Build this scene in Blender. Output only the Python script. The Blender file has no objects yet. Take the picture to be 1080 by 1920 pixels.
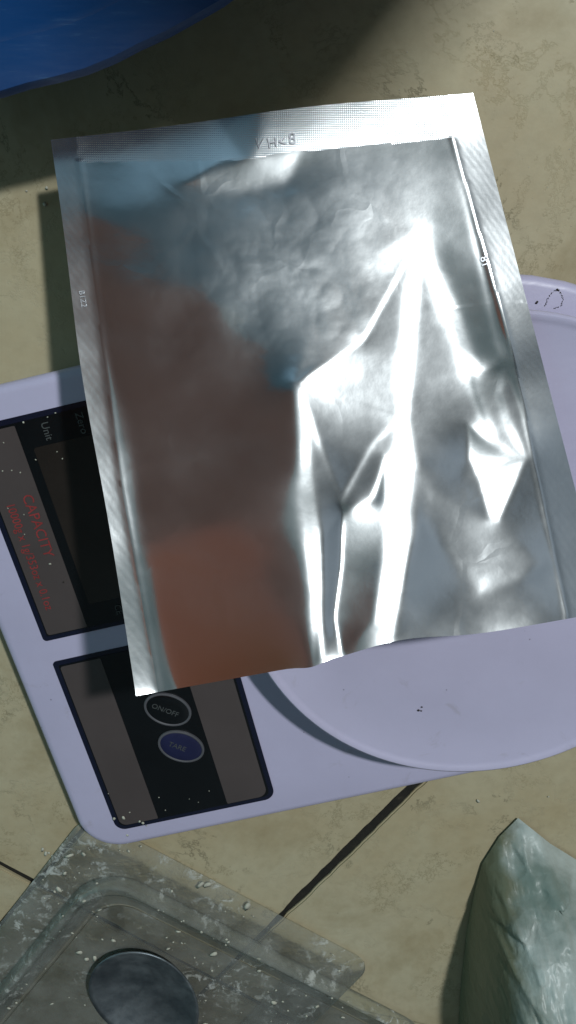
import bpy, bmesh, math, random
import numpy as np
from mathutils import Vector, Matrix, noise
random.seed(7); rng = np.random.default_rng(7)
S = bpy.context.scene; C = S.collection

# ---------------------------------------------------------------- camera
F = 1500.0; CH = 0.28                       # focal length in photo pixels, camera height
TAU, RHO = math.radians(20.7), math.radians(1.86)
Rx = np.array([[1,0,0],[0,math.cos(TAU),-math.sin(TAU)],[0,math.sin(TAU),math.cos(TAU)]])
Ry = np.array([[math.cos(RHO),0,math.sin(RHO)],[0,1,0],[-math.sin(RHO),0,math.cos(RHO)]])
RM = Rx @ Ry                                 # world -> camera
cd = bpy.data.cameras.new('camera'); cam = bpy.data.objects.new('camera', cd); C.objects.link(cam)
m4 = Matrix([list(r)+[0] for r in RM.T.tolist()]+[[0,0,0,1]]); m4.translation = (0,0,CH)
cam.matrix_world = m4
cd.sensor_fit = 'VERTICAL'; cd.sensor_height = 24.0; cd.lens = F/1920*24.0
cd.clip_start = 0.01; cd.clip_end = 50
S.camera = cam

def un(px, py, z=0.0):
    """floor-parallel point at height z seen at photo pixel (px,py)"""
    d = RM.T @ np.array([(px-540)/F, (960-py)/F, -1.0]); t = (z-CH)/d[2]
    return (d[0]*t, d[1]*t)
def unv(PX, PY, Z):
    D = np.stack([(PX-540)/F, (960-PY)/F, -np.ones_like(PX)], -1) @ RM
    t = (Z-CH)/D[...,2]
    return np.stack([D[...,0]*t, D[...,1]*t, Z+0*t], -1)
def pjv(P):
    c = (P-np.array([0,0,CH])) @ RM.T
    return 540+F*c[...,0]/-c[...,2], 960-F*c[...,1]/-c[...,2]

# ---------------------------------------------------------------- light
LX, LY, LZ = 0.56, 0.72, 1.35                           # tube position
w = bpy.data.worlds.new('World'); S.world = w; w.use_nodes = True
w.node_tree.nodes['Background'].inputs[0].default_value = (0.40,0.80,0.84,1)
w.node_tree.nodes['Background'].inputs[1].default_value = 0.7
ld = bpy.data.lights.new('tube_lamp','AREA'); ld.shape='RECTANGLE'; ld.size=0.08; ld.size_y=0.08
ld.energy = 20; ld.color = (0.93,0.985,1.0)
lo = bpy.data.objects.new('tube_lamp', ld); C.objects.link(lo); lo.location=(LX,LY,LZ)
lo.rotation_euler=Vector((LX,LY+.08,LZ)).to_track_quat('Z','X').to_euler()
S.view_settings.view_transform='Standard'; S.view_settings.look='None'
S.view_settings.exposure=0.0; S.view_settings.gamma=1

# ---------------------------------------------------------------- helpers
def link(o, parent=None):
    C.objects.link(o)
    if parent is not None: o.parent = parent
    return o
def obj(name, verts, faces, mat=None, parent=None, smooth=True):
    me = bpy.data.meshes.new(name)
    if isinstance(verts, np.ndarray): verts = verts.tolist()
    me.from_pydata(verts, [], faces if not isinstance(faces, np.ndarray) else faces.tolist()); me.update()
    if smooth: me.polygons.foreach_set('use_smooth', [True]*len(me.polygons))
    o = bpy.data.objects.new(name, me)
    if mat: me.materials.append(mat)
    return link(o, parent)
def from_bm(name, bm, mat=None, parent=None, smooth=True):
    me = bpy.data.meshes.new(name); bmesh.ops.recalc_face_normals(bm, faces=bm.faces[:]); bm.to_mesh(me); bm.free()
    if smooth: me.polygons.foreach_set('use_smooth', [True]*len(me.polygons))
    if mat: me.materials.append(mat)
    return link(bpy.data.objects.new(name, me), parent)
def empty(name, loc=(0,0,0), rz=0):
    o = bpy.data.objects.new(name, None); o.location=loc; o.rotation_euler=(0,0,rz); o.empty_display_size=.02
    return link(o)
def tag(o, label=None, cat=None, group=None, kind=None):
    for k,v in (('label',label),('category',cat),('group',group),('kind',kind)):
        if v: o[k]=v
    return o
def autosmooth(o, deg=35):
    me=o.data; a=math.radians(deg)
    bm=bmesh.new(); bm.from_mesh(me)
    for e in bm.edges:
        if len(e.link_faces)==2 and e.calc_face_angle(0)>a: e.smooth=False
    bm.to_mesh(me); bm.free()

class NT:
    def __init__(s, name):
        s.m=bpy.data.materials.new(name); s.m.use_nodes=True; s.t=s.m.node_tree; s.t.nodes.clear()
        s.out=s.n('ShaderNodeOutputMaterial')
    def n(s, typ, ins=None, **kw):
        nd=s.t.nodes.new(typ)
        for k,v in kw.items(): setattr(nd,k,v)
        for k,v in (ins or {}).items():
            if isinstance(v, bpy.types.NodeSocket): s.t.links.new(v, nd.inputs[k])
            else: nd.inputs[k].default_value=v
        return nd
    def ramp(s, fac, stops, interp='LINEAR'):
        r=s.n('ShaderNodeValToRGB',{'Fac':fac}); cr=r.color_ramp; cr.interpolation=interp
        while len(cr.elements)>1: cr.elements.remove(cr.elements[-1])
        for i,(p,c) in enumerate(stops):
            e=cr.elements[0] if i==0 else cr.elements.new(p)
            e.position=p; e.color=(c,c,c,1) if isinstance(c,(int,float)) else tuple(c)+(1,)
        return r.outputs[0]
    def co(s, kind='Object'): return s.n('ShaderNodeTexCoord').outputs[kind]
    def noise(s, scale, detail=6, rough=.55, co=None, dist=0):
        ins={'Scale':scale,'Detail':detail,'Roughness':rough,'Distortion':dist}
        if co is not None: ins['Vector']=co
        return s.n('ShaderNodeTexNoise',ins).outputs['Fac']
    def mix(s, f, a, b, mode='MIX'):
        nd=s.n('ShaderNodeMix',data_type='RGBA',blend_type=mode)
        for i,v in ((0,f),(6,a),(7,b)):
            if isinstance(v, bpy.types.NodeSocket): s.t.links.new(v, nd.inputs[i])
            elif i==0: nd.inputs[0].default_value=v
            else: nd.inputs[i].default_value=tuple(v)+(1,)
        return nd.outputs[2]
    def math(s, op, a, b=0.0, c=None):
        nd=s.n('ShaderNodeMath',operation=op)
        for i,v in enumerate((a,b,c)):
            if v is None: continue
            if isinstance(v, bpy.types.NodeSocket): s.t.links.new(v, nd.inputs[i])
            else: nd.inputs[i].default_value=v
        return nd.outputs[0]
    def bump(s, h, strength, dist=.001, normal=None):
        ins={'Height':h,'Strength':strength,'Distance':dist}
        if normal is not None: ins['Normal']=normal
        return s.n('ShaderNodeBump',ins).outputs[0]
    def bsdf(s, **ins):
        x={k.replace('_',' '):v for k,v in ins.items()}
        b=s.n('ShaderNodeBsdfPrincipled',x); return b
    def done(s, shader):
        s.t.links.new(shader, s.out.inputs['Surface']); return s.m
def c4(r,g,b): return (r,g,b,1)

# ---------------------------------------------------------------- materials
def mat_tile():
    t=NT('beige_marbled_tile'); co=t.co('Object')
    geo=t.n('ShaderNodeNewGeometry').outputs['Position']
    n1=t.noise(6,5,.6,geo); n2=t.noise(38,8,.62,geo); n3=t.noise(220,4,.6,geo)
    base=t.ramp(n1,[(.3,(.37,.295,.17)),(.5,(.41,.35,.225)),(.7,(.45,.405,.285))])
    base=t.mix(t.ramp(n2,[(.35,.0),(.7,.40)]), base, (.48,.45,.32))
    base=t.mix(t.ramp(n3,[(.42,.0),(.75,.12)]), base, (.13,.11,.07))
    # hairline dark veins
    wv=t.noise(13,9,.72,geo,.35)
    v=t.math('ABSOLUTE',t.math('SUBTRACT',wv,.5))
    vein=t.ramp(v,[(0,.6),(.004,.3),(.010,0)])
    brk=t.ramp(t.noise(22,3,.5,geo),[(.54,0),(.62,1)])
    base=t.mix(t.math('MULTIPLY',vein,brk), base, (.07,.065,.035))
    v2=t.math('ABSOLUTE',t.math('SUBTRACT',t.noise(40,9,.75,geo,.2),.47))
    vein2=t.math('MULTIPLY',t.ramp(v2,[(0,.55),(.012,0)]),t.ramp(t.noise(30,2,.5,geo),[(.52,0),(.62,1)]))
    base=t.mix(vein2, base, (.13,.105,.045))
    st=t.ramp(t.noise(13,6,.65,geo,.4),[(.55,0),(.72,.5)])
    base=t.mix(st, base, (.20,.14,.055))
    dots=t.ramp(t.n('ShaderNodeTexVoronoi',{'Vector':geo,'Scale':260.0}).outputs['Distance'],[(.03,.8),(.10,0)])
    dm=t.ramp(t.noise(60,2,.5,geo),[(.60,0),(.66,1)])
    base=t.mix(t.math('MULTIPLY',dots,dm), base, (.05,.045,.03))
    hh=t.math('ADD',t.math('MULTIPLY',n2,.5),t.math('MULTIPLY',n3,.25))
    hh=t.math('SUBTRACT',hh,t.math('MULTIPLY',vein,.5))
    b=t.bsdf(Base_Color=base,Roughness=t.ramp(n2,[(.3,.42),(.7,.62)]),Normal=t.bump(hh,.35,.001),Specular_IOR_Level=.3)
    return t.done(b.outputs[0])
def mat_grout():
    t=NT('dark_dirty_grout'); g=t.n('ShaderNodeNewGeometry').outputs['Position']
    c=t.ramp(t.noise(180,5,.6,g),[(.3,(.006,.006,.004)),(.62,(.014,.012,.008)),(.85,(.045,.038,.024))])
    return t.done(t.bsdf(Base_Color=c,Roughness=.95,Normal=t.bump(t.noise(300,4,.6,g),.8,.001)).outputs[0])
def mat_simple(name, col, rough=.5, var=.12, scale=60, metallic=0, spec=.5, bump=.05, bscale=300, coat=0):
    t=NT(name); g=t.co('Object'); n=t.noise(scale,5,.6,g)
    a=tuple(x*(1-var) for x in col); b=tuple(min(1,x*(1+var)) for x in col)
    return t.done(t.bsdf(Base_Color=t.ramp(n,[(.3,a),(.7,b)]),Roughness=t.ramp(n,[(.3,max(0,rough-.05)),(.7,rough+.05)]),
        Metallic=metallic,Specular_IOR_Level=spec,Coat_Weight=coat,Normal=t.bump(t.noise(bscale,4,.5,g),bump,.0006)).outputs[0])
def mat_foil(name, rough, emboss=None, wrinkle=.25):
    t=NT(name); g=t.co('Object')
    n=t.noise(55,5,.55,g); n2=t.noise(240,3,.5,g)
    h=t.math('ADD',t.math('MULTIPLY',n,.6),t.math('MULTIPLY',n2,.06))
    if emboss is None:
        wq=t.n('ShaderNodeMix',{0:.02,4:g,5:t.n('ShaderNodeTexNoise',{'Vector':g,'Scale':40.0,'Detail':3.0}).outputs['Color']},data_type='VECTOR').outputs[1]
        e1=t.n('ShaderNodeTexVoronoi',{'Vector':wq,'Scale':46.0},feature='DISTANCE_TO_EDGE').outputs['Distance']
        k1=t.math('MULTIPLY',t.ramp(e1,[(0,1),(.10,0)]),t.ramp(t.noise(28,3,.5,g),[(.50,0),(.66,1)]))
        h=t.math('ADD',h,t.math('MULTIPLY',k1,.30))
    if emboss=='lines':
        w=t.n('ShaderNodeTexWave',{'Vector':g,'Scale':330.0,'Distortion':1.5},bands_direction='DIAGONAL').outputs['Fac']
        h=t.math('ADD',h,t.math('MULTIPLY',w,.02))
    if emboss=='grid':
        w=t.n('ShaderNodeTexWave',{'Vector':g,'Scale':520.0,'Distortion':.3},bands_direction='X').outputs['Fac']
        w2=t.n('ShaderNodeTexWave',{'Vector':g,'Scale':520.0,'Distortion':.3},bands_direction='Y').outputs['Fac']
        h=t.math('ADD',h,t.math('MULTIPLY',t.math('MULTIPLY',w,w2),.06))
    b=t.bsdf(Base_Color=c4(.86,.88,.89),Metallic=1.0,Roughness=t.ramp(n,[(.3,rough-.02),(.7,rough+.03)]),
             Normal=t.bump(h,wrinkle,.0012))
    hz=t.n('ShaderNodeBsdfAnisotropic' if hasattr(bpy.types,'ShaderNodeBsdfAnisotropic') else 'ShaderNodeBsdfGlossy',{'Color':c4(.9,.93,.95),'Roughness':.25})
    mx=t.n('ShaderNodeMixShader',{0:.045,1:b.outputs[0],2:hz.outputs[0]})
    return t.done(mx.outputs[0])
def mat_clear(name, tint, haze, rough=.25, speck=True, hz=(.6,.62,.58)):
    """thin translucent plastic sheet"""
    t=NT(name); g=t.n('ShaderNodeNewGeometry').outputs['Position']
    tr=t.n('ShaderNodeBsdfTransparent',{'Color':c4(*tint)}).outputs[0]
    bmp=t.bump(t.noise(120,5,.6,g),.25,.001)
    gl=t.n('ShaderNodeBsdfGlossy',{'Color':c4(.9,.95,.95),'Roughness':rough,'Normal':bmp}).outputs[0]
    df=t.n('ShaderNodeBsdfDiffuse',{'Color':c4(*hz),'Normal':bmp}).outputs[0]
    fr=t.n('ShaderNodeLayerWeight',{'Blend':.35,'Normal':bmp}).outputs['Fresnel']
    fr=t.math('MINIMUM',t.math('MULTIPLY',fr,1.1),.9)
    f=haze
    if speck:
        sp=t.ramp(t.noise(170,6,.7,g,.5),[(.53,0),(.63,.6)])
        am=t.ramp(t.noise(24,3,.6,g),[(.42,.0),(.62,1.0)])
        f=t.math('ADD',t.math('MULTIPLY',sp,am),t.ramp(t.noise(50,5,.6,g),[(.3,haze*.5),(.8,haze*1.8)]))
    m1=t.n('ShaderNodeMixShader',{0:f,1:tr,2:df}).outputs[0]
    m2=t.n('ShaderNodeMixShader',{0:fr,1:m1,2:gl}).outputs[0]
    return t.done(m2)

M={}
M['tile']=mat_tile(); M['grout']=mat_grout()
def mat_plastic(name,col,rough):
    t=NT(name); g=t.co('Object')
    base=t.mix(t.ramp(t.noise(22,5,.6,g),[(.4,0),(.75,.35)]),col,tuple(x*.78 for x in col))
    sm=t.ramp(t.noise(70,7,.7,g,.8),[(.60,0),(.70,.35)]); base=t.mix(sm,base,(.30,.27,.30))
    sc_=t.n('ShaderNodeTexNoise',{'Vector':t.n('ShaderNodeMapping',{'Vector':g,'Scale':(1,14,1),'Rotation':(0,0,.5)}).outputs[0],'Scale':55.0,'Detail':5.0}).outputs['Fac']
    sp=t.ramp(t.n('ShaderNodeTexVoronoi',{'Vector':g,'Scale':190.0}).outputs['Distance'],[(.035,.7),(.075,0)])
    sp=t.math('MULTIPLY',sp,t.ramp(t.noise(45,2,.5,g),[(.58,0),(.62,1)])); base=t.mix(sp,base,(.10,.09,.11))
    r=t.ramp(sc_,[(.35,rough-.05),(.7,rough+.12)])
    return t.done(t.bsdf(Base_Color=base,Roughness=r,Normal=t.bump(t.noise(500,3,.5,g),.06,.0006)).outputs[0])
M['lilac']=mat_plastic('lilac_plastic',(.47,.445,.605),.36)
M['lilac2']=mat_plastic('lilac_platter_plastic',(.47,.445,.595),.40)
M['navy']=mat_simple('navy_print',(.006,.008,.022),.25,.1)
M['black']=mat_simple('black_gloss_film',(.004,.005,.006),.16,.1,bump=.02)
M['strip']=mat_simple('grey_film_strip',(.072,.058,.056),.20,.12,18,bump=.03,coat=.3)  # warm, lightened base colour stands in for a brown reflection
M['lcd']=mat_simple('dark_display',(.022,.017,.014),.15,.3,14,bump=.02)
M['red']=mat_simple('faded_red_ink',(.25,.03,.03),.5,.2,200)
M['greyink']=mat_simple('grey_ink',(.06,.066,.066),.5,.2,200)
M['ring']=mat_simple('silver_ring',(.085,.085,.095),.35,.1)
M['btn_navy']=mat_simple('navy_button',(.012,.014,.05),.35,.15)
def mat_blue():
    t=NT('worn_blue_plastic'); g=t.co('Object')
    c=t.ramp(t.noise(9,5,.6,g),[(.3,(.0012,.026,.10)),(.7,(.002,.040,.15))])
    scr=t.n('ShaderNodeTexNoise',{'Vector':t.n('ShaderNodeMapping',{'Vector':g,'Scale':(1,9,1),'Rotation':(0,0,-.6)}).outputs[0],'Scale':70.0,'Detail':6.0,'Roughness':.7}).outputs['Fac']
    c=t.mix(t.ramp(scr,[(.60,0),(.72,.30)]),c,(.05,.13,.24))
    sp=t.math('MULTIPLY',t.ramp(t.n('ShaderNodeTexVoronoi',{'Vector':g,'Scale':150.0}).outputs['Distance'],[(.06,.8),(.13,0)]),t.ramp(t.noise(40,2,.5,g),[(.56,0),(.60,1)]))
    c=t.mix(sp,c,(.35,.42,.45))
    return t.done(t.bsdf(Base_Color=c,Roughness=t.ramp(scr,[(.3,.36),(.7,.55)]),Specular_IOR_Level=.4,Normal=t.bump(t.noise(60,5,.6,g),.2,.001)).outputs[0])
M['blue']=mat_blue()
M['foil']=mat_foil('aluminium_foil',.118,None,.08)
M['foil_seal']=mat_foil('embossed_foil_seal',.17,'lines',.13)
M['foil_top']=mat_foil('embossed_foil_top_seal',.18,'grid',.2)
M['clear']=mat_clear('clear_cloudy_plastic',(.88,.89,.84),.17,.2)
M['clear_rim']=mat_clear('cloudy_plastic_rim',(.88,.90,.84),.17,.12)
def mat_steel():
    t=NT('dull_dusty_steel'); g=t.co('Object')
    a=t.noise(60,7,.7,g,.6); b=t.noise(140,5,.6,g)
    col=t.ramp(a,[(.3,(.12,.14,.16)),(.55,(.16,.185,.205)),(.75,(.22,.245,.26))])
    m_=t.bsdf(Base_Color=col,Metallic=1.0,Roughness=t.ramp(a,[(.3,.28),(.7,.5)]),Normal=t.bump(t.math('ADD',a,t.math('MULTIPLY',b,.4)),.35,.0008))
    d_=t.n('ShaderNodeBsdfDiffuse',{'Color':c4(.33,.36,.37)})
    f=t.math('MULTIPLY',t.ramp(t.noise(34,6,.68,g,.4),[(.40,.10),(.78,.35)]),t.ramp(b,[(.35,.3),(.65,1)]))
    return t.done(t.n('ShaderNodeMixShader',{0:f,1:m_.outputs[0],2:d_.outputs[0]}).outputs[0])
M['steel']=mat_steel()
def mat_ceil():
    t=NT('mirrored_brown_ceiling'); g=t.n('ShaderNodeNewGeometry').outputs['Position']
    y=t.math('ADD',t.n('ShaderNodeSeparateXYZ',{0:g}).outputs[1],t.math('MULTIPLY',t.noise(3,4,.6,g),.35))
    c=t.ramp(y,[(-.0,(.42,.11,.045)),(.25,(.45,.135,.075)),(.75,(.50,.18,.135))])  # orange-to-brown blend picked for the tones mirrored in the foil
    return t.done(t.bsdf(Base_Color=c,Roughness=.85).outputs[0])
M['ceil']=mat_ceil()
M['greyceil']=mat_simple('grey_ceiling',(.5,.54,.55),.9,.1,3)
M['dado']=mat_simple('slate_dado',(.07,.09,.10),.6,.3,6)
M['orange']=mat_simple('terracotta_wall',(.62,.15,.06),.9,.1,3)
M['bluewall']=mat_simple('blue_grey_wall',(.20,.33,.44),.9,.1,3)
M['greywall']=mat_simple('grey_wall',(.075,.09,.11),.9,.1,3)
M['powder']=mat_simple('pale_powder',(.46,.45,.37),.8,.1)
M['darkdot']=mat_simple('dark_crumb_brown',(.02,.015,.012),.7,.1)
M['pot']=mat_simple('dark_enamel',(.05,.05,.055),.3,.1)

# ---------------------------------------------------------------- floor
def poly_prism(name, pts, z0, z1, mat, parent, bev=.0007):
    bm=bmesh.new(); vs=[bm.verts.new((x,y,z1)) for x,y in pts]; f=bm.faces.new(vs)
    if f.normal.z<0: f.normal_flip()
    r=bmesh.ops.extrude_face_region(bm,geom=[f]); 
    for v in r['geom']:
        if isinstance(v,bmesh.types.BMVert): v.co.z=z0
    bmesh.ops.recalc_face_normals(bm,faces=bm.faces[:])
    es=[e for e in bm.edges if abs(e.verts[0].co.z-z1)<1e-6 and abs(e.verts[1].co.z-z1)<1e-6]
    bmesh.ops.bevel(bm,geom=es,offset=bev,segments=2,affect='EDGES')
    o=from_bm(name,bm,mat,parent,False); return o
floor=obj('floor',[(-1.2,-1.2,-.0017),(1.2,-1.2,-.0017),(1.2,1.2,-.0017),(-1.2,1.2,-.0017)],[(0,1,2,3)],M['grout'],None,False)
tag(floor,kind='structure')
# grout joints traced from the photo: line A and B run one way, line C crosses them
A0=np.array(un(67,1659)); Bx=np.array(un(404,1840)); Bt=np.array(un(525,1718)); Btt=np.array(un(780,1470))
dC=(Bx-A0)/np.linalg.norm(Bx-A0)
dB=(Btt-Bx)/np.linalg.norm(Btt-Bx)
nC=np.array([-dC[1],dC[0]])
def jag(p,q,gap,n=26,amp=.0002,grow=None):
    """edge from p to q with small chips, offset to the left by gap"""
    d=(q-p)/np.linalg.norm(q-p); nn=np.array([-d[1],d[0]]); out=[]
    for i in range(n):
        t=i/(n-1); pp=p+(q-p)*t; k=gap+amp*(2.2*noise.noise(Vector((pp[0]*90,pp[1]*90,gap*900)))+1.2*noise.noise(Vector((pp[0]*330,pp[1]*330,gap*700))))*(0<i<n-1)
        if grow is not None: k+=np.sign(gap)*.0015*min(1,np.linalg.norm(p+(q-p)*t-grow)/.10)
        out.append(tuple(p+(q-p)*t+nn*k))
    return out
g=.0011; L=.55
def tile_poly(P,Q,name='tile'):
    return poly_prism(name,P,-.0016,Q,M['tile'],floor)
W=np.linalg.norm(Bx-A0)
L1=float(np.linalg.norm(np.array(un(940,1290))-Bx))
# above C and left of A, reaching over the ends of the two narrow tiles
a=jag(A0,A0+dB*L1,g*.9,60); c=jag(A0-dC*L,A0,g*1.5,40)
e1=A0+dB*(L1+g)
tile_poly(c[:-1]+[tuple(A0-dC*g+dB*g*1.6)]+a[1:]+[tuple(e1-dC*g),tuple(e1+dC*1.3),tuple(A0+dB*1.3+dC*1.3),tuple(A0+dB*1.3-dC*L)],0)
# strip between A and B
a=jag(A0+dB*(L1-g),A0,g*.8,60); b=jag(Bx,Bx+dB*(L1-g),g*.9,150,.00022,Bx); c=jag(A0,Bx,g,20)
tile_poly([tuple(A0+dC*g+dB*g)]+c[1:-1]+[tuple(Bx-dC*g*1.3+dB*g)]+b[1:]+a[:-1],.0002)
# right of B
b=jag(Bx+dB*(L1-g),Bx,g*.9,150,.00022,Bx); c=jag(Bx,Bx+dC*L,g,40)
tile_poly([tuple(Bx+dC*g*1.3+dB*g)]+c[1:]+[tuple(Bx+dC*L+dB*(L1-g))]+b[:-1],-.0002)
# below C
for s0,s1,z in ((-L,0,.0001),(0,W,-.0001),(W,W+L,.0)):
    p0=A0+dC*(s0+g*.9); p1=A0+dC*(s1-g*.9)
    c=jag(p1,p0,g*1.2,30)
    tile_poly(c+[tuple(p0-dB*.3),tuple(p1-dB*.3)],z)

# ---------------------------------------------------------------- unseen room surfaces, added and coloured for the foil's reflections
def wall(name,p,mat):
    o=obj(name,p,[(0,1,2,3)],mat,None,False); tag(o,kind='structure'); return o
wall('ceiling',[(-1.2,-.45,1.75),(.08,-.45,1.75),(.08,1.15,1.75),(-1.2,1.15,1.75)],M['ceil'])
wall('ceiling',[(.08,-.45,1.78),(1.0,-.45,1.78),(1.0,1.15,1.78),(.08,1.15,1.78)],M['greyceil'])
wall('wall',[(-1.2,1.15,-.1),(1.0,1.15,-.1),(1.0,1.15,1.9),(-1.2,1.15,1.9)],M['bluewall'])
wall('wall',[(1.0,-.45,-.1),(1.0,1.15,-.1),(1.0,1.15,1.9),(1.0,-.45,1.9)],M['greywall'])
wall('wall',[(-1.2,-.45,-.1),(1.0,-.45,-.1),(1.0,-.45,1.9),(-1.2,-.45,1.9)],M['dado'])

# ---------------------------------------------------------------- kitchen scale
TH=math.radians(12.9); ZB=.013; K=(CH-ZB)/(CH-.018)
def rrect(x0,x1,y0,y1,rs,seg=10):
    """rounded rectangle, rs=(bl,br,tr,tl)"""
    out=[]
    for (cx,cy,sx,sy,a0,r) in ((x0,y0,1,1,180,rs[0]),(x1,y0,-1,1,270,rs[1]),(x1,y1,-1,-1,0,rs[2]),(x0,y1,1,-1,90,rs[3])):
        for i in range(seg+1):
            a=math.radians(a0+90*i/seg); out.append((cx+sx*r+r*math.cos(a),cy+sy*r+r*math.sin(a)))
    return out
def shell(name,loopf,prof,mat,parent,cap_top=True,cap_bot=True):
    """loops loopf(inset) stacked by profile [(inset,z)...]"""
    vs=[];fs=[];n=None
    for d,z in prof:
        l=loopf(d); n=len(l); vs+= [(x,y,z) for x,y in l]
    for k in range(len(prof)-1):
        for i in range(n):
            j=(i+1)%n; fs.append((k*n+i,k*n+j,(k+1)*n+j,(k+1)*n+i))
    if cap_bot: fs.append(tuple(range(n))[::-1])
    if cap_top: fs.append(tuple(range((len(prof)-1)*n,len(prof)*n)))
    o=obj(name,vs,fs,mat,parent); autosmooth(o,40); return o
sc=empty('kitchen_scale',(0,0,0),TH); sc.scale=(K,K,1)
tag(sc,'lilac plastic kitchen scale with black control panel and round platter, foil pouch lying across it','kitchen scale')
PU,PW,PR=.0487,-.1290,.0864; pu_,pw_,pr_=PU/K,PW/K,PR/K
def base_loop(d):
    x0,x1,y0,y1=-.1277+d,PU+.0970-d,-.2270+d,-.0330-d
    R=(y1-y0)/2-1e-5
    return rrect(x0,x1,y0,y1,(max(.017-d,.001),R,R,max(.017-d,.001)),14)
shell('body',base_loop,[(.010,.0042),(.004,.0048),(.0012,.0065),(.0003,.0088),(.0003,.0104),(.0008,.0118),(.0018,.0127),(.0034,.0130),(.02,.0130)],M['lilac'],sc)
for fx,fy in ((-.105,-.205),(-.105,-.055),(.10,-.19),(.10,-.07)):
    shell('foot',lambda d:[(fx+(.007-d)*math.cos(a*.3927),fy+(.007-d)*math.sin(a*.3927)) for a in range(16)],[(.001,.0003),(0,.001),(0,.0044)],M['pot'],sc)
def circ(cx,cy,r,n=96): return [(cx+r*math.cos(2*math.pi*i/n),cy+r*math.sin(2*math.pi*i/n)) for i in range(n)]
# raised collar round the platter seat
shell('platter_seat',lambda d:circ(pu_,pw_,.045-d),[(0,.0131),(0,.0215),(.002,.0225)],M['lilac'],sc)
pl=shell('platter',lambda d:circ(pu_,pw_,pr_-d,128),[(.012,.0227),(.004,.0232),(.0012,.0252),(.0002,.0285),(0,.0303),(.0003,.0314),(.0010,.0320),(.0019,.0320),(.0028,.0315),(.0042,.0311),(.02,.0310),(.05,.0310)],M['lilac2'],sc)
# control panels, laid 0.2 mm proud of one another
def plate(name,pts,z,mat,parent,t=.0003):
    n=len(pts); vs=[(x,y,z-t) for x,y in pts]+[(x,y,z) for x,y in pts]
    fs=[tuple(range(n,2*n))]+[(i,(i+1)%n,n+(i+1)%n,n+i) for i in range(n)]
    return obj(name,vs,fs,mat,parent,False)
def panel(y0,y1,rs,strips,lcd):
    p=plate('control_panel',rrect(-.1127,-.0462,y0,y1,rs),ZB+.0003,M['navy'],sc)
    plate('glossy_film',rrect(-.1108,-.0482,y0+.0019,y1-.0019,tuple(max(r-.0019,.0005) for r in rs)),ZB+.0005,M['black'],p)
    for s in strips: plate('grey_strip',s,ZB+.0007,M['strip'],p)
    if lcd: plate('display_window',rrect(-.0918,-.0660,y0+.011,y1-.0115,(.001,)*4),ZB+.0007,M['lcd'],p)
    return p
P1=panel(-.1270,-.0443,(.0015,.0012,.0035,.0035),[rrect(-.1103,-.0953,-.1247,-.0470,(.001,.0005,.0005,.001)),rrect(-.0650,-.0494,-.1247,-.0470,(.0005,.001,.0015,.0005))],True)
P2=panel(-.2176,-.1360,(.0042,.0045,.0012,.0015),[rrect(-.1103,-.0947,-.2153,-.1385,(.003,.0005,.0005,.001)),rrect(-.0657,-.0490,-.2153,-.1385,(.0005,.0038,.001,.0005))],False)
def text(name,s,size,loc,rz,mat,parent,ext=.00006,xs=1.0,rot=None):
    cu=bpy.data.curves.new(name,'FONT'); cu.body=s; cu.size=size; cu.extrude=ext; cu.align_x='LEFT'; cu.align_y='CENTER'; cu.resolution_u=3
    tmp=bpy.data.objects.new(name,cu); C.objects.link(tmp)
    me=bpy.data.meshes.new_from_object(tmp.evaluated_get(bpy.context.evaluated_depsgraph_get()))
    bpy.data.objects.remove(tmp); me.name=name; me.materials.clear(); me.materials.append(mat)
    o=bpy.data.objects.new(name,me); link(o,parent); o.location=loc; o.rotation_euler=rot or (0,0,rz); o.scale=(xs,1,1)
    return o
TZ=ZB+.00078; D=math.radians(-90)
text('printed_text','CAPACITY',.0052,(-.0996,-.0708,TZ),D,M['red'],P1,xs=.98)
text('printed_text','10000g x 1g/353oz x 0.1oz',.0043,(-.1062,-.0725,TZ),D,M['red'],P1,xs=.90)
text('printed_text','Unit',.0036,(-.0855,-.0480,TZ),D,M['greyink'],P1,xs=1.0)
text('printed_text','Zero',.0036,(-.0735,-.0475,TZ),D,M['greyink'],P1,xs=1.0)
text('printed_text','CE',.0034,(-.0822,-.1185,TZ),D,M['greyink'],P1)
def oval(cx,cy,a,b,rot,n=48):
    return [(cx+a*math.cos(t)*math.cos(rot)-b*math.sin(t)*math.sin(rot),cy+a*math.cos(t)*math.sin(rot)+b*math.sin(t)*math.cos(rot)) for t in [2*math.pi*i/n for i in range(n)]]
for k,(bx,by,s,mt) in enumerate(((-.0766,-.1661,'ON/OFF','black'),(-.0762,-.1837,'TARE','btn_navy'))):
    rot=math.radians(-38)
    b=shell('button',lambda d:oval(bx,by,.0088-d,.0064-d,rot),[(0,ZB+.0006),(0,ZB+.0010),(.0007,ZB+.0013),(.003,ZB+.0014)],M[mt],P2)
    b['label']='navy oval button' if k else 'black oval button'
    shell('button_ring',lambda d:oval(bx,by,.0094-d,.0070-d,rot),[(0,ZB+.0006),(.0001,ZB+.0013),(.0006,ZB+.0015),(.0010,ZB+.0013),(.0010,ZB+.0006)],M['ring'],b,False,False)
    text('printed_text',s,.0030,(bx-.0052+.001*k,by+.0036-.0008*k,ZB+.00148),rot,M['greyink'],b)

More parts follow.
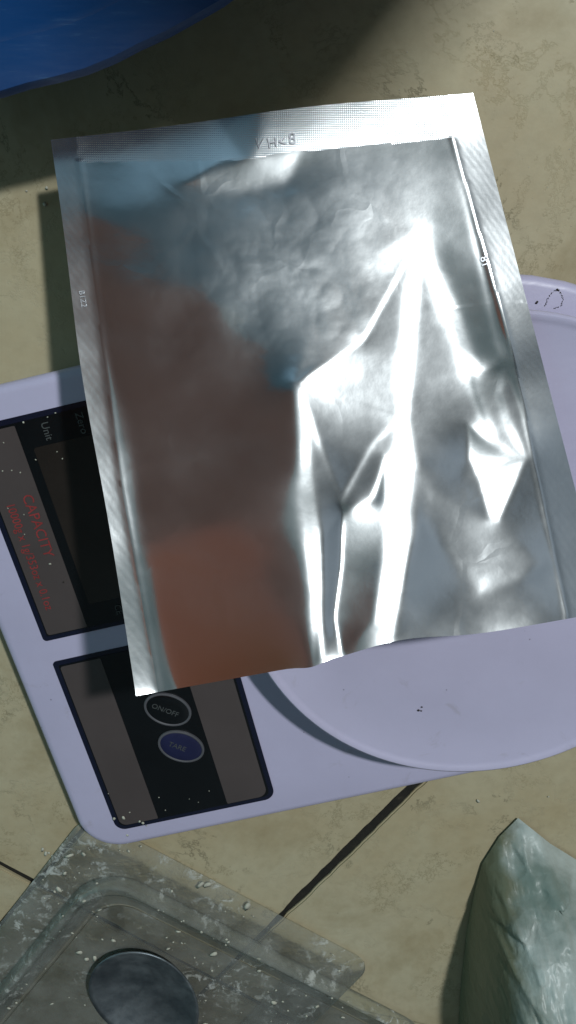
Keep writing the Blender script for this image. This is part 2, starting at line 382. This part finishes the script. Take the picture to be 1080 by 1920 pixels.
# ---------------------------------------------------------------- foil pouch (sheet folded by solving for its creases)
TL,TR,BL,BR=(95,262),(887,175),(255,1305),(1138,1147)
ZTL,ZTR,ZBL,ZBR=.010,.022,.074,.070
def lerp(a,b,t): return a+(b-a)*t
def make_grid(ns,nt):
    s,t=np.meshgrid(np.linspace(0,1,ns),np.linspace(0,1,nt))      # t=0 top edge
    px=(1-t)*lerp(TL[0],TR[0],s)+t*lerp(BL[0],BR[0],s)
    py=(1-t)*lerp(TL[1],TR[1],s)+t*lerp(BL[1],BR[1],s)
    py=py-16*np.exp(-((s-.56)/.12)**2)*np.clip((t-.9)/.1,0,1)      # bottom edge lifted where it bows
    py=py+6*np.exp(-((s-.37)/.03)**2)*np.clip((t-.9)/.1,0,1)
    py=py-9*np.exp(-((s-.62)/.25)**2)*np.clip((.1-t)/.1,0,1)
    px=px-9*np.exp(-((t-.42)/.2)**2)*np.clip((.08-s)/.08,0,1)
    z=(1-t)*lerp(ZTL,ZTR,s)+t*lerp(ZBL,ZBR,s)
    return s,t,px,py,z
def sdist(px,py,pts):
    """signed distance to a polygon (negative inside)"""
    P=np.array(pts,float); d=np.full(px.shape,1e9); ins=np.zeros(px.shape,bool)
    for i in range(len(P)):
        a=P[i];b=P[(i+1)%len(P)]; e=b-a; wx=px-a[0];wy=py-a[1]
        h=np.clip((wx*e[0]+wy*e[1])/(e@e),0,1)
        d=np.minimum(d,np.hypot(wx-e[0]*h,wy-e[1]*h))
        c=((a[1]<=py)!=(b[1]<=py))
        with np.errstate(divide='ignore',invalid='ignore'): xi=a[0]+(py-a[1])/(e[1] if e[1]!=0 else 1e-9)*e[0]
        ins^=(c&(px<xi))
    return np.where(ins,-d,d)
def pline(px,py,pts):
    """distance and interpolated width along a polyline of (x,y,w)"""
    best=np.full(px.shape,1e9); W_=np.zeros(px.shape)
    for a,b in zip(pts[:-1],pts[1:]):
        ex,ey=b[0]-a[0],b[1]-a[1]; h=np.clip(((px-a[0])*ex+(py-a[1])*ey)/(ex*ex+ey*ey),0,1)
        d=np.hypot(px-a[0]-ex*h,py-a[1]-ey*h); w_=a[2]+(b[2]-a[2])*h
        m=d<best; best=np.where(m,d,best); W_=np.where(m,w_,W_)
    return best,W_
# alpha: tilt in degrees away from the slope that mirrors the lamp (- = up-left, + = down-right); beta: extra tilt to the far side
CTRL=[(150,300,-11,5),(200,350,-11,4),(190,560,-16,-8),(190,450,-15,-6),(200,700,-16,-5),(250,900,-16,-4),(330,1200,-16,-14),(450,900,-16,-3),(480,790,-15,-4),(360,600,-13,-4),(300,350,-9,8),(270,470,-12,-2),(340,450,-8.5,7),
(450,420,-4,1),(430,530,-5,2),(350,480,-9,8),(500,520,-2.4,-4),(550,480,-2.2,-4.5),(600,400,-3,-2),(650,440,-2.6,-2.5),(700,380,-4.3,1.5),(740,320,-5,3),(650,300,-4.5,2),(540,600,-1.2,-6),(780,400,-4.6,2),(560,540,-1,-6),(620,500,-1.4,-5),(480,450,-3,-2),(815,330,-6,3),(860,380,-7,2),(880,520,-8,0),(905,600,-8,0),(830,600,10,0),(820,800,10,0),(950,750,10,0),
(1030,1080,11,0),(960,1050,10,0),(850,950,10,0),(575,620,-1.5,-6),(525,850,-15,0),(480,620,-6.5,3),(500,1100,-15,0),(500,690,-10,-3),(430,930,-15,-8),(520,740,-14,-4),(640,560,-1.5,-5),(430,1100,-15,-14),(620,900,5,0),(660,720,5,0),(680,1000,-5,0),(850,1150,12,-4)]
LAY=[ # polygon, alpha, beta, softness px
([(350,345),(400,312),(560,285),(570,310),(540,345),(430,368)],-.8,-4.5,12),
([(565,288),(640,300),(650,330),(600,370),(540,362)],-5,1.5,16),
([(825,300),(850,265),(885,420),(940,640),(945,680),(900,690),(850,540),(815,440)],-6.6,1,16),
([(775,445),(720,480),(600,600),(556,716),(640,655),(740,520)],-.9,-1.5,18),
([(556,716),(600,690),(680,640),(745,520),(775,470),(772,560),(752,780)],10.5,0,6),
([(556,716),(752,780),(700,830),(640,930),(610,860)],9.5,0,6),
([(556,716),(610,860),(640,940),(625,1150),(640,1230),(600,1240),(600,1000)],7.2,0,9),
([(645,940),(700,830),(750,785),(735,860),(690,950),(650,960)],8.6,0,9),
([(645,955),(700,940),(722,860),(722,1000),(700,1170),(660,1205),(630,1150),(640,1050)],-8.2,0,9),
([(612,1000),(640,960),(640,1060),(626,1160),(640,1225),(608,1235)],10.0,0,6),
([(785,450),(800,480),(860,640),(900,760),(860,900),(790,880),(765,780),(770,600)],10.5,0,9),
([(790,965),(760,1060),(735,1200),(900,1180),(860,1080)],11.5,-3,14),
([(790,965),(800,915),(920,975),(1015,1055),(970,1090),(900,1110),(850,1050)],4.6,2,14),
([(895,885),(985,862),(970,900),(935,975),(918,970)],0.0,0,7),
([(880,800),(930,835),(985,860),(895,885),(880,860)],-4.0,0,8),
([(890,700),(935,690),(930,760),(960,830),(985,860),(935,835),(900,760)],8.8,0,5),
([(945,690),(1000,760),(1010,880),(985,850),(938,745)],9.5,0,5),
([(285,1050),(370,990),(448,968),(490,1090),(545,1250),(350,1290),(320,1180)],-15.0,-17,34),
]
STREAK=[ # polyline (x,y,halfwidth), alpha
([(553,712,4),(562,800,7),(578,960,11),(588,1100,10),(588,1250,8)],0.0),
([(783,448,5),(772,560,9),(758,700,8),(756,780,4)],0.0),
([(756,780,4),(764,860,5),(762,960,6),(748,1080,6),(725,1205,6)],0.0),
([(790,450,6),(815,510,11),(850,600,15),(880,690,12),(892,740,6),(925,830,5),(975,858,4)],0.0),
([(775,446,4),(700,490,7),(640,560,11),(595,620,12),(575,670,8),(556,716,4)],0.0),
([(945,690,3),(935,738,4),(950,790,5),(985,856,4)],0.0),
([(850,262,3),(890,450,4),(930,640,4),(1000,800,3)],-1.5),
]
def fields(s,t,px,py):
    num=np.zeros(px.shape+(2,)); den=np.zeros(px.shape)
    for x,y,a_,b_ in CTRL:
        w_=1/((px-x)**2+(py-y)**2+900)**1.6; num+=w_[...,None]*np.array([a_,b_]); den+=w_
    A_=num[...,0]/den; B_=num[...,1]/den
    for pts,a_,b_,so in LAY:
        m=1/(1+np.exp(np.clip(sdist(px,py,pts)/(so*.35),-40,40))); A_=A_*(1-m)+a_*m; B_=B_*(1-m)+b_*m
    for pts,a_ in STREAK:
        d,w_=pline(px,py,pts); m=1/(1+np.exp(np.clip((d-w_*.9)/(w_*.55+1.5),-40,40))); A_=A_*(1-m)+a_*m; B_=B_*(1-m)
    # left inner roll, seals
    m=1/(1+np.exp(np.clip(sdist(px,py,[(150,420),(190,640),(240,780),(262,950),(330,1295),(290,1300),(262,1180),(190,640)])/5,-40,40))); A_=A_*(1-m)-9.5*m
    seal=np.zeros(px.shape,int)
    lx=np.interp(py,[262,300,640,900,1305],[142,146,188,222,296]); rx=np.interp(py,[175,258,640,1150],[840,850,957,1065])
    ty=np.interp(px,[100,145,440,460,560,850,900],[303,303,299,296,283,257,254])
    # top seal
    tp=(py<ty); al=np.interp(px,[100,145,200,350,400,425,430,478,482,560,900],[-9,-7,-4.5,-3.8,-5,-8,-11,-11,-.6,-.3,-.3])
    wedge=sdist(px,py,[(395,200),(484,200),(482,260),(462,300),(440,275)])
    mw=1/(1+np.exp(np.clip(wedge/4,-40,40))); al=np.where(px<480,-8.5-np.clip((220-px)/22,0,6),-6.5)*(1-mw)-14*mw
    A_=np.where(tp,al,A_); B_=np.where(tp,np.where(px<480,5+2*mw,0),B_); seal[tp]=1
    lf=(px<lx)&~((py<ty)&(px>145)); A_=np.where(lf,np.interp(py,[260,430,560,700,900,1100,1300],[-14,-13,-11.5,-10.5,-10,-9.5,-9]),A_); B_=np.where(lf,np.interp(py,[260,500],[3,-5]),B_); seal[lf]=2
    rt=px>rx; A_=np.where(rt,np.interp(py,[180,300,500,700,800,850,1150],[5,8,9,9.4,10.5,14,15]),A_); B_=np.where(rt,0,B_); seal[rt]=3
    return A_,B_,seal
def solve(ns,nt,h0=None,iters=900):
    s,t,px,py,z=make_grid(ns,nt); X=unv(px,py,z)
    A_,B_,seal=fields(s,t,px,py)
    rs=np.random.default_rng(3)
    v=np.array([0,0,CH])-X; 
    thv=np.arctan2(v[...,0],v[...,2]); thl=np.arctan2(LX-X[...,0],LZ-X[...,2])
    sx=-np.tan((thv+thl)/2+np.radians(A_))          # wanted dz/dx
    # wanted dz/dy: that of the base plane plus beta
    du=np.diff(X,axis=1); dv=np.diff(X,axis=0)
    tv=np.arctan2(v[...,1],v[...,2]); tl_=np.arctan2(LY-X[...,1],LZ-X[...,2])
    sy=-np.tan((tv+tl_)/2+np.radians(B_))
    mid=lambda a,ax:(a[1:]+a[:-1])/2 if ax==0 else (a[:,1:]+a[:,:-1])/2
    # increments wanted in h (z above base)
    gu=mid(sx,1)*du[...,0]+mid(sy,1)*du[...,1]-du[...,2]
    gv=mid(sx,0)*dv[...,0]+mid(sy,0)*dv[...,1]-dv[...,2]
    hu=np.linalg.norm(du,axis=2);hv=np.linalg.norm(dv,axis=2)
    wu=1/hu**2; wv=.4/hv**2*np.ones_like(hv)
    wu=wu*.5*(hv.mean()*hu.mean());wv=wv*.5*(hv.mean()*hu.mean())
    lam=1e-5
    # keep the sheet near its base plane at three corners and on the bottom edge
    anc=np.full(px.shape,lam); anc[0,:]+=.0005; anc[-1,:]+=.0005; anc[:,0]+=.0003; anc[:,-1]+=.0001
    def AT(h):
        r=anc*h; a=wu*(h[:,1:]-h[:,:-1]); r[:,1:]+=a; r[:,:-1]-=a
        b=wv*(h[1:]-h[:-1]); r[1:]+=b; r[:-1]-=b; return r
    rhs=np.zeros(px.shape); a=wu*gu; rhs[:,1:]+=a; rhs[:,:-1]-=a; b=wv*gv; rhs[1:]+=b; rhs[:-1]-=b
    h=np.zeros(px.shape) if h0 is None else h0.copy(); r=rhs-AT(h); p=r.copy(); rr=(r*r).sum(); r0=rr
    for i in range(iters):
        Ap=AT(p); al=rr/(p*Ap).sum(); h+=al*p; r-=al*Ap; rn=(r*r).sum()
        if rn<1e-10*r0: break
        p=r+rn/rr*p; rr=rn
    e=(wu>0)*(h[:,1:]-h[:,:-1]-gu)/hu; print('slope error deg',np.degrees(np.abs(e)).mean(),'res',rr/r0)
    return h,s,t,px,py,z,X,seal
def up(h,ns,nt):
    a,b=h.shape; yi=np.linspace(0,a-1,nt); xi=np.linspace(0,b-1,ns)
    y0=np.clip(yi.astype(int),0,a-2); x0=np.clip(xi.astype(int),0,b-2); fy=(yi-y0)[:,None]; fx=(xi-x0)[None]
    g_=lambda dy,dx:h[np.ix_(y0+dy,x0+dx)]
    return g_(0,0)*(1-fy)*(1-fx)+g_(1,0)*fy*(1-fx)+g_(0,1)*(1-fy)*fx+g_(1,1)*fy*fx
h,*_=solve(70,83,None,2500)
h,*_=solve(140,165,up(h,140,165),1500)
NS,NT_=280,330
h,s,t,px,py,z,X,seal=solve(NS,NT_,up(h,NS,NT_),1500)
print('pouch lift mm min/max',h.min()*1000,h.max()*1000,'corners',h[0,0]*1e3,h[0,-1]*1e3,h[-1,0]*1e3,h[-1,-1]*1e3)
Z=z+h
# fine crumple of the foil in the middle, and a raised inner lip at the seals
inner=(seal==0)
cr=np.zeros(px.shape)
for j in range(NT_):
    for i in range(0,NS):
        if inner[j,i]:
            q=Vector((X[j,i,0]*62,X[j,i,1]*62,0)); cr[j,i]=noise.turbulence(q,3,True,noise_basis='PERLIN_ORIGINAL')
wgt=np.exp(-(((px-540)/190)**2+((py-520)/170)**2))*.000085+.00001
Z=Z+cr*wgt*inner
lx=np.interp(py,[262,300,640,900,1305],[142,146,188,222,296]); rx=np.interp(py,[175,258,640,1150],[840,850,957,1065])
Z=Z+.00007*np.exp(-((px-lx-4)/7.0)**2)*(py>300)+.00008*np.exp(-((px-rx+2)/6.0)**2)*(py>258)
X0=unv(px,py,Z); fl=np.full(px.shape,.0015)
ca,sa=math.cos(TH),math.sin(TH); pu=X0[...,0]*ca+X0[...,1]*sa; pw=-X0[...,0]*sa+X0[...,1]*ca
need=np.where(np.hypot(pu-PU,pw-PW)<PR+.002,.0335,np.where((pu>-.129)&(pw<-.031),.0145,fl))
print('need raise map',np.round(((Z-need)*1000)[::33,::28],1));print('clearance mm',((Z-need)*1000).min(), 'z corners',Z[0,0],Z[0,-1],Z[-1,0],Z[-1,-1])
Z=Z+.0026+.0042*s**1.5*np.exp(-((t-.42)/.24)**2)
print('left',((Z-need)*1000).min())
Z=need+np.logaddexp(0,(Z-need)/.0004)*.0004
Xf=unv(px,py,Z)
pouch=empty('foil_pouch',(0,-.06,.0)); pouch['label']='flat silver foil pouch with crumpled shiny front, lying across the lilac scale'; pouch['category']='pouch'
Xf=Xf-np.array([0,-.06,0])
idx=np.arange(NS*NT_).reshape(NT_,NS)
Q=np.stack([idx[:-1,:-1],idx[1:,:-1],idx[1:,1:],idx[:-1,1:]],-1).reshape(-1,4)
sq=seal[:-1,:-1].reshape(-1)
V=Xf.reshape(-1,3)
def sub(name,mask,mat,VV=V,flip=False):
    q=Q[mask]; u,inv=np.unique(q,return_inverse=True); q=inv.reshape(-1,4)
    if flip: q=q[:,::-1]
    return obj(name,VV[u],q,mat,pouch)
sub('front_panel',sq==0,M['foil']); sub('top_seal',sq==1,M['foil_top']); sub('side_seal',sq==2,M['foil_seal']); sub('side_seal',sq==3,M['foil_seal'])
# back sheet: same outline, a little bulged the other way, closed with a rim
ed=np.minimum(np.minimum(s,1-s)/.08,np.minimum(t,1-t+.02)/.08).clip(0,1)
ed=np.minimum(np.minimum(s,1-s),np.minimum(t,1-t))/.26; ed=ed.clip(0,1); bel=np.maximum(.003,Z-.0005-np.maximum(need-.0011,.0324))
zb=Z-.0005-bel*ed*ed*(3-2*ed); zb=np.maximum(zb,np.minimum(Z-.0003,need-.0008))
Vb=unv(px,py,zb)-np.array([0,-.06,0]); 
step=5; ii=np.unique(np.r_[0:NS:step,NS-1]); jj=np.unique(np.r_[0:NT_:step,NT_-1])
Vb=Vb[np.ix_(jj,ii)]; nb,mb=len(jj),len(ii); ib=np.arange(nb*mb).reshape(nb,mb)
qb=np.stack([ib[:-1,:-1],ib[:-1,1:],ib[1:,1:],ib[1:,:-1]],-1).reshape(-1,4)
obj('back_panel',Vb.reshape(-1,3),qb,M['foil'],pouch)
# date stamp pressed into the top seal, notch and marks on the side seals
def on_sheet(x,y):
    d=(px-x)**2+(py-y)**2; k=np.unravel_index(d.argmin(),d.shape)
    j,i=k; j=min(max(j,3),NT_-4); i=min(max(i,3),NS-4)
    ex=Xf[j,i+3]-Xf[j,i-3]; ey=Xf[j-3,i]-Xf[j+3,i]; n_=np.cross(ex,ey); n_/=np.linalg.norm(n_); ex/=np.linalg.norm(ex); ey=np.cross(n_,ex)
    return Xf[j,i],ex,ey,n_
M['stamp']=mat_simple('pressed_dark_foil',(.30,.31,.33),.4,.2,200,metallic=1)
def stamp(s_,x,y,size,rot=0):
    p,ex,ey,n_=on_sheet(x,y)
    o=text('stamped_code',s_,size,(0,0,0),0,M['stamp'],pouch,.00004)
    m=Matrix((ex,ey,n_)).transposed().to_4x4(); 
    m=m@Matrix.Rotation(rot,4,'Z'); m.translation=Vector(p+n_*.0004); o.matrix_local=m
stamp('V',478,270,.0042,math.radians(-12)); stamp('H',502,270,.0042,.05); stamp('<',522,267,.0042,0); stamp('8',541,262,.0048,0)
stamp('B1Z2',152,545,.0022,math.radians(-90)); stamp('81',906,480,.0032,math.radians(-80))

# ---------------------------------------------------------------- blue basin
bs=empty('blue_basin',(-.1055,.2211,0)); tag(bs,'blue plastic basin rim in the top left corner','basin')
def lathe(name,prof,mat,parent,n=160,closed=False,wob=0):
    vs=[];fs=[]
    W_=[1+wob*noise.noise(Vector((4*math.cos(2*math.pi*i/n),4*math.sin(2*math.pi*i/n),0)))+wob*.4*noise.noise(Vector((14*math.cos(2*math.pi*i/n),14*math.sin(2*math.pi*i/n),5))) for i in range(n)]
    for r,z_ in prof: vs+=[(r*W_[i]*math.cos(2*math.pi*i/n),r*W_[i]*math.sin(2*math.pi*i/n),z_) for i in range(n)]
    for k in range(len(prof)-1):
        for i in range(n): j=(i+1)%n; fs.append((k*n+i,k*n+j,(k+1)*n+j,(k+1)*n+i))
    if closed: fs.append(tuple(range(n))[::-1])
    o=obj(name,vs,fs,mat,parent); autosmooth(o,50); return o
R0=.1978; DR=R0-.1852; DZ=-.015
lathe('bowl',[(.105,.003),(.125,.003),(.142,.008),(.1748+DR,.0545+DZ),(.1753+DR,.0575+DZ),(.1733+DR,.058+DZ),(.1708+DR,.0565+DZ),(.138,.010),(.120,.006),(.0,.006)],M['blue'],bs,closed=True,wob=.014)
lathe('rim',[(a+DR,b+DZ) for a,b in [(.1733,.0583),(.1801,.0614),(.1843,.0616),(.1852,.060),(.1854,.058),(.1845,.058),(.1837,.0598),(.1768,.0598),(.1748,.058)]],M['blue'],bs,wob=.014)

# tall flask shape added out of view to cast the shadow beside the basin
pt=empty('shadow_caster',(.158,.258,0)); tag(pt,'tall dark flask added unseen to cast the shadow beside the blue basin','shadow_caster')
lathe('caster_body',[(.036,0),(.040,.002),(.041,.008),(.041,.396),(.039,.407),(.030,.414),(0,.416)],M['pot'],pt,64,True)
lathe('caster_cap',[(.0235,.4145),(.0255,.4150),(.0255,.432),(.023,.436),(0,.437)],M['steel'],pt,48)

# ---------------------------------------------------------------- clear plastic tray, spoon
tr=empty('plastic_tray',(-.078,-.243,0),math.radians(-36)); tag(tr,'cloudy clear plastic tray speckled with white flecks, spoon lying in it','tray')
TW,TD=.158,.24
def tl(d): return rrect(d,TW-d,-TD+d,-d,tuple(max(.010-d*.3,.004) for _ in range(4)),10)
TX=.215
def tb(d): return rrect(.0187+d,TX-d,-TD+d,-.0187-d,tuple(max(.022-d*.5,.006) for _ in range(4)),14)
shell('flange',tl,[(.0004,.0006),(0,.0014),(.0008,.0020),(.010,.0022),(.030,.0018)],M['clear'],tr,False,False)
shell('rim',tb,[(-.0006,.0024),(-.0002,.0062),(.0010,.0082),(.0026,.0086),(.0040,.0078),(.0050,.0060)],M['clear_rim'],tr,False,False)
shell('tub_wall',tb,[(.0051,.0059),(.0085,.0040),(.0130,.0030)],M['clear'],tr,False,False)
shell('tub_floor',tb,[(.0131,.0032),(.0138,.0025),(.03,.0024),(.05,.0024)],M['clear'],tr,True,False)

sp=empty('steel_spoon',(*un(276,1866,.006),0),math.radians(-62)); tag(sp,'dull steel spoon bowl lying in the clear plastic tray','spoon')
def spoon():
    nr,na=14,56; vs=[];fs=[]; A1,B1=.0312,.0232
    for side in (0,1):
        for k in range(nr+1):
            r=k/nr
            for i in range(na):
                a=2*math.pi*i/na; x=A1*r*math.cos(a); y=B1*r*math.sin(a)*(1-.10*math.cos(a))
                dep=.0070*(1-r**2.2); z_=.0095-dep+.0012*math.cos(a)*r
                if side: z_-=.0009
                vs.append((x,y,z_))
    o_=(nr+1)*na
    for k in range(nr):
        for i in range(na):
            j=(i+1)%na; fs.append((k*na+i,(k+1)*na+i,(k+1)*na+j,k*na+j)); fs.append((o_+k*na+i,o_+k*na+j,o_+(k+1)*na+j,o_+(k+1)*na+i))
    for i in range(na): j=(i+1)%na; fs.append((nr*na+i,o_+nr*na+i,o_+nr*na+j,nr*na+j))
    return obj('spoon_bowl',vs,fs,M['steel'],sp)
spoon()
hv=[];hf=[]
for k in range(13):
    u=k/12; x=.0285+u*.11; wd=.0045+.004*abs(u-.25)+.003*u; z_=.0105+.012*math.sin(u*2.2)
    hv+=[(x,-wd,z_),(x,0,z_+.0012),(x,wd,z_),(x,0,z_-.0008)]
for k in range(12):
    for i in range(4): j=(i+1)%4; hf.append((k*4+i,k*4+j,k*4+4+j,k*4+4+i))
hf+= [(3,2,1,0),(48,49,50,51)]
obj('spoon_handle',hv,hf,M['steel'],sp)

# ---------------------------------------------------------------- crumpled plastic bag, lower right
def mat_bag():
    t=NT('pale_translucent_bag'); g_=t.n('ShaderNodeNewGeometry').outputs['Position']
    wp=t.n('ShaderNodeMix',{0:.012,4:g_,5:t.n('ShaderNodeTexNoise',{'Vector':g_,'Scale':70.0,'Detail':3.0}).outputs['Color']},data_type='VECTOR').outputs[1]
    crk=t.ramp(t.n('ShaderNodeTexVoronoi',{'Vector':wp,'Scale':95.0},feature='DISTANCE_TO_EDGE').outputs['Distance'],[(0,1),(.25,0)])
    n=t.noise(26,6,.6,g_,.2); n2=t.noise(150,5,.6,g_)
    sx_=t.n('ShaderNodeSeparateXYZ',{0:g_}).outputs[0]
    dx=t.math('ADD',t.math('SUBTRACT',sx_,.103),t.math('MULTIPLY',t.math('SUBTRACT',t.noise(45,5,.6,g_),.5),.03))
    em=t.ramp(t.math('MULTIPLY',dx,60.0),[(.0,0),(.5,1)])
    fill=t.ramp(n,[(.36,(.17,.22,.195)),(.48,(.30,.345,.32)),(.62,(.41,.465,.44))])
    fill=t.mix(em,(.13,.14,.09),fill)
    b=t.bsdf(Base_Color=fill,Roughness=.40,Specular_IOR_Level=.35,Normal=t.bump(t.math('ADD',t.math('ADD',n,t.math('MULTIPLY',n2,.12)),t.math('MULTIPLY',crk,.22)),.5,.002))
    return t.done(b.outputs[0])
M['bag']=mat_bag()
bag=empty('plastic_bag',(.12,-.33,0)); tag(bag,'crumpled pale green translucent plastic bag at the lower right corner','plastic bag')
def bag_mesh():
    out=[(970,1530),(935,1565),(903,1615),(888,1670),(874,1740),(864,1830),(858,1930),(860,2050),(1000,2150),(1200,2150),(1260,1900),(1200,1690),(1085,1612),(1030,1578)]
    W2=[np.array(un(*p)) for p in out]
    # resample outline
    LP=np.array(un(935,1640)); L2=np.array(un(1070,1598)); LN=np.array([-(L2-LP)[1],(L2-LP)[0]]); LN/=np.linalg.norm(LN)
    pts=[]; n=len(W2)
    for i in range(n):
        for k in range(14): pts.append(W2[i]+(W2[(i+1)%n]-W2[i])*k/14)
    P=np.array(pts); c=np.array(un(1010,1880)); nr=90; vs=[];fs=[]; m=len(P)
    for k in range(nr+1):
        r=k/nr
        for i in range(m):
            q=c+(P[i]-c)*(1-r); e=P[i]
            dist=np.linalg.norm(P[i]-q); 
            # bag height: steep at the left wall, low near the tip
            tipd=np.linalg.norm(q-W2[0]); cap=.072*(1-math.exp(-(tipd/.040)**1.7))
            prof=1-math.exp(-dist/.012)
            z_=.0012+cap*prof
            v3=Vector((q[0]*70,q[1]*60,1.3)); 
            wr=(noise.turbulence(v3,4,True)-.5)*.009+(.25-abs(noise.noise(Vector((q[0]*70+q[1]*30,q[1]*34-q[0]*12,4.2)))))*.011
            z_+=wr*min(1,dist/.012)
            dl=np.dot(q-LP,LN); z_+=(.0024*math.exp(-(dl/.0014)**2)-.0026*math.exp(-((dl+.004)/.0025)**2)-.0016*math.exp(-((dl-.004)/.002)**2))*min(1,dist/.006)
            vs.append((q[0]-.12,q[1]+.33,max(z_,.0008)))
    for k in range(nr-1):
        for i in range(m): j=(i+1)%m; fs.append((k*m+i,k*m+j,(k+1)*m+j,(k+1)*m+i))
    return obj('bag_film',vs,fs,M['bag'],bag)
bag_mesh()

# ---------------------------------------------------------------- crumbs and flecks
def crumbs(name,spots,mat,label):
    bm=bmesh.new()
    for x,y,z_,r in spots:
        mm=Matrix.Translation((x,y,z_+r*.25))@Matrix.Rotation(random.random()*6,4,'Z')@Matrix.Diagonal((1+random.uniform(-.3,.5)+(random.random() if r>.0007 else 0),1+random.uniform(-.3,.3),.45 if r<.0007 else .2,1))
        r_=bmesh.ops.create_icosphere(bm,subdivisions=1,radius=r,matrix=mm)
        for v in r_['verts']: v.co+=Vector((random.uniform(-.25,.25)*r,random.uniform(-.25,.25)*r,0))
    o=from_bm(name,bm,mat); tag(o,label,'crumbs',kind='stuff'); return o
sp_=[]
for x,y,r in [(94,1057,3.4),(22,882,2.0),(38,886,2.4),(7,830,2),(5,883,1.8),(15,953,2),(45,965,2),(46,1002,2),(67,862,1.8),(107,847,1.8),(117,860,1.8),(44,792,2.2),(89,782,2),(104,774,2),(214,1535,5),(232,1533,5.5),(243,1523,2.5),(268,1543,4),(262,1540,3.5),(238,1569,3.5),(275,1548,2.5),(203,1488,1.6),(298,1495,2),(355,1498,1.7),(372,1504,1.8),(392,1483,1.8),(310,1519,1.6)]:
    q=un(x,y,ZB+.0008); sp_.append((q[0],q[1],ZB+.0008 if not(x,y)==(238,1569) else ZB-.0002,r*.000145))
crumbs('crumbs',sp_,M['powder'],'white crumbs scattered on the control panel and rim of the scale')
sp_=[]
for x,y,r in [(896,1501,4),(1028,1493,2),(88,352,3),(84,383,3.5),(50,358,2),(12,100,2),(92,1598,5),(100,1604,4),(80,1592,4),(86,1600,5),(300,1605,3)]:
    q=un(x,y,0); sp_.append((q[0],q[1],.0002,r*.00018))
for k in range(60):
    x=random.uniform(620,1080);y=random.uniform(0,480); q=un(x,y,0); sp_.append((q[0],q[1],.0,.00018*random.uniform(.4,1.0)))
crumbs('crumbs',sp_,M['powder'],'pale crumbs scattered on the beige floor tiles')
# flecks in the tray
sp_=[]
a36=math.radians(-36)
while len(sp_)<260:
    lx_,ly_=random.uniform(.001,TX-.02),random.uniform(-.13,-.001)
    if lx_>TW-.001 and ly_>-.022: continue
    m_=min(lx_,-ly_)
    dens=.25+.75*(noise.noise(Vector((lx_*40,ly_*40,3)))>.05)
    if random.random()>dens: continue
    z_=.0021 if m_<.0187 else (.0085 if m_<.0225 else (.0036 if m_<.031 else .0026))
    x=-.078+lx_*math.cos(a36)-ly_*math.sin(a36); y=-.243+lx_*math.sin(a36)+ly_*math.cos(a36)
    sp_.append((x,y,z_,random.choice((.0002,.0003,.0003,.0004,.0005,.0006,.0008,.0012))))
crumbs('powder_flecks',sp_,M['powder'],'dried white flecks scattered over the clear plastic tray')
# dark specks on the platter
arc=[(1022,574),(1026,562),(1031,553),(1040,545),(1047,543),(1053,552),(1056,563),(1052,574),(1040,578)]
def along(a,n):
    out=[]
    for k in range(n):
        u=k/(n-1)*(len(a)-1); i_=min(int(u),len(a)-2); f_=u-i_
        out.append((a[i_][0]*(1-f_)+a[i_+1][0]*f_+random.uniform(-1,1),a[i_][1]*(1-f_)+a[i_+1][1]*f_+random.uniform(-1,1)))
    return out
sp_=[(*un(x,y,ZB+.0001),ZB,random.uniform(.00008,.00022)) for x,y in along(arc,60)]+[(*un(1045,543,ZB),ZB,.0004),(*un(1006,567,ZB),ZB,.0005)]+[(*un(x,y,.0315),.0311,r*.00014) for x,y,r in [(785,1333,3),(791,1327,2.4),(790,1334,2)]]+[(*un(119,1091,ZB+.0008),ZB+.0008,.00035)]
crumbs('dark_specks',sp_,M['darkdot'],'tiny dark specks on the lilac platter and grey panel strip')
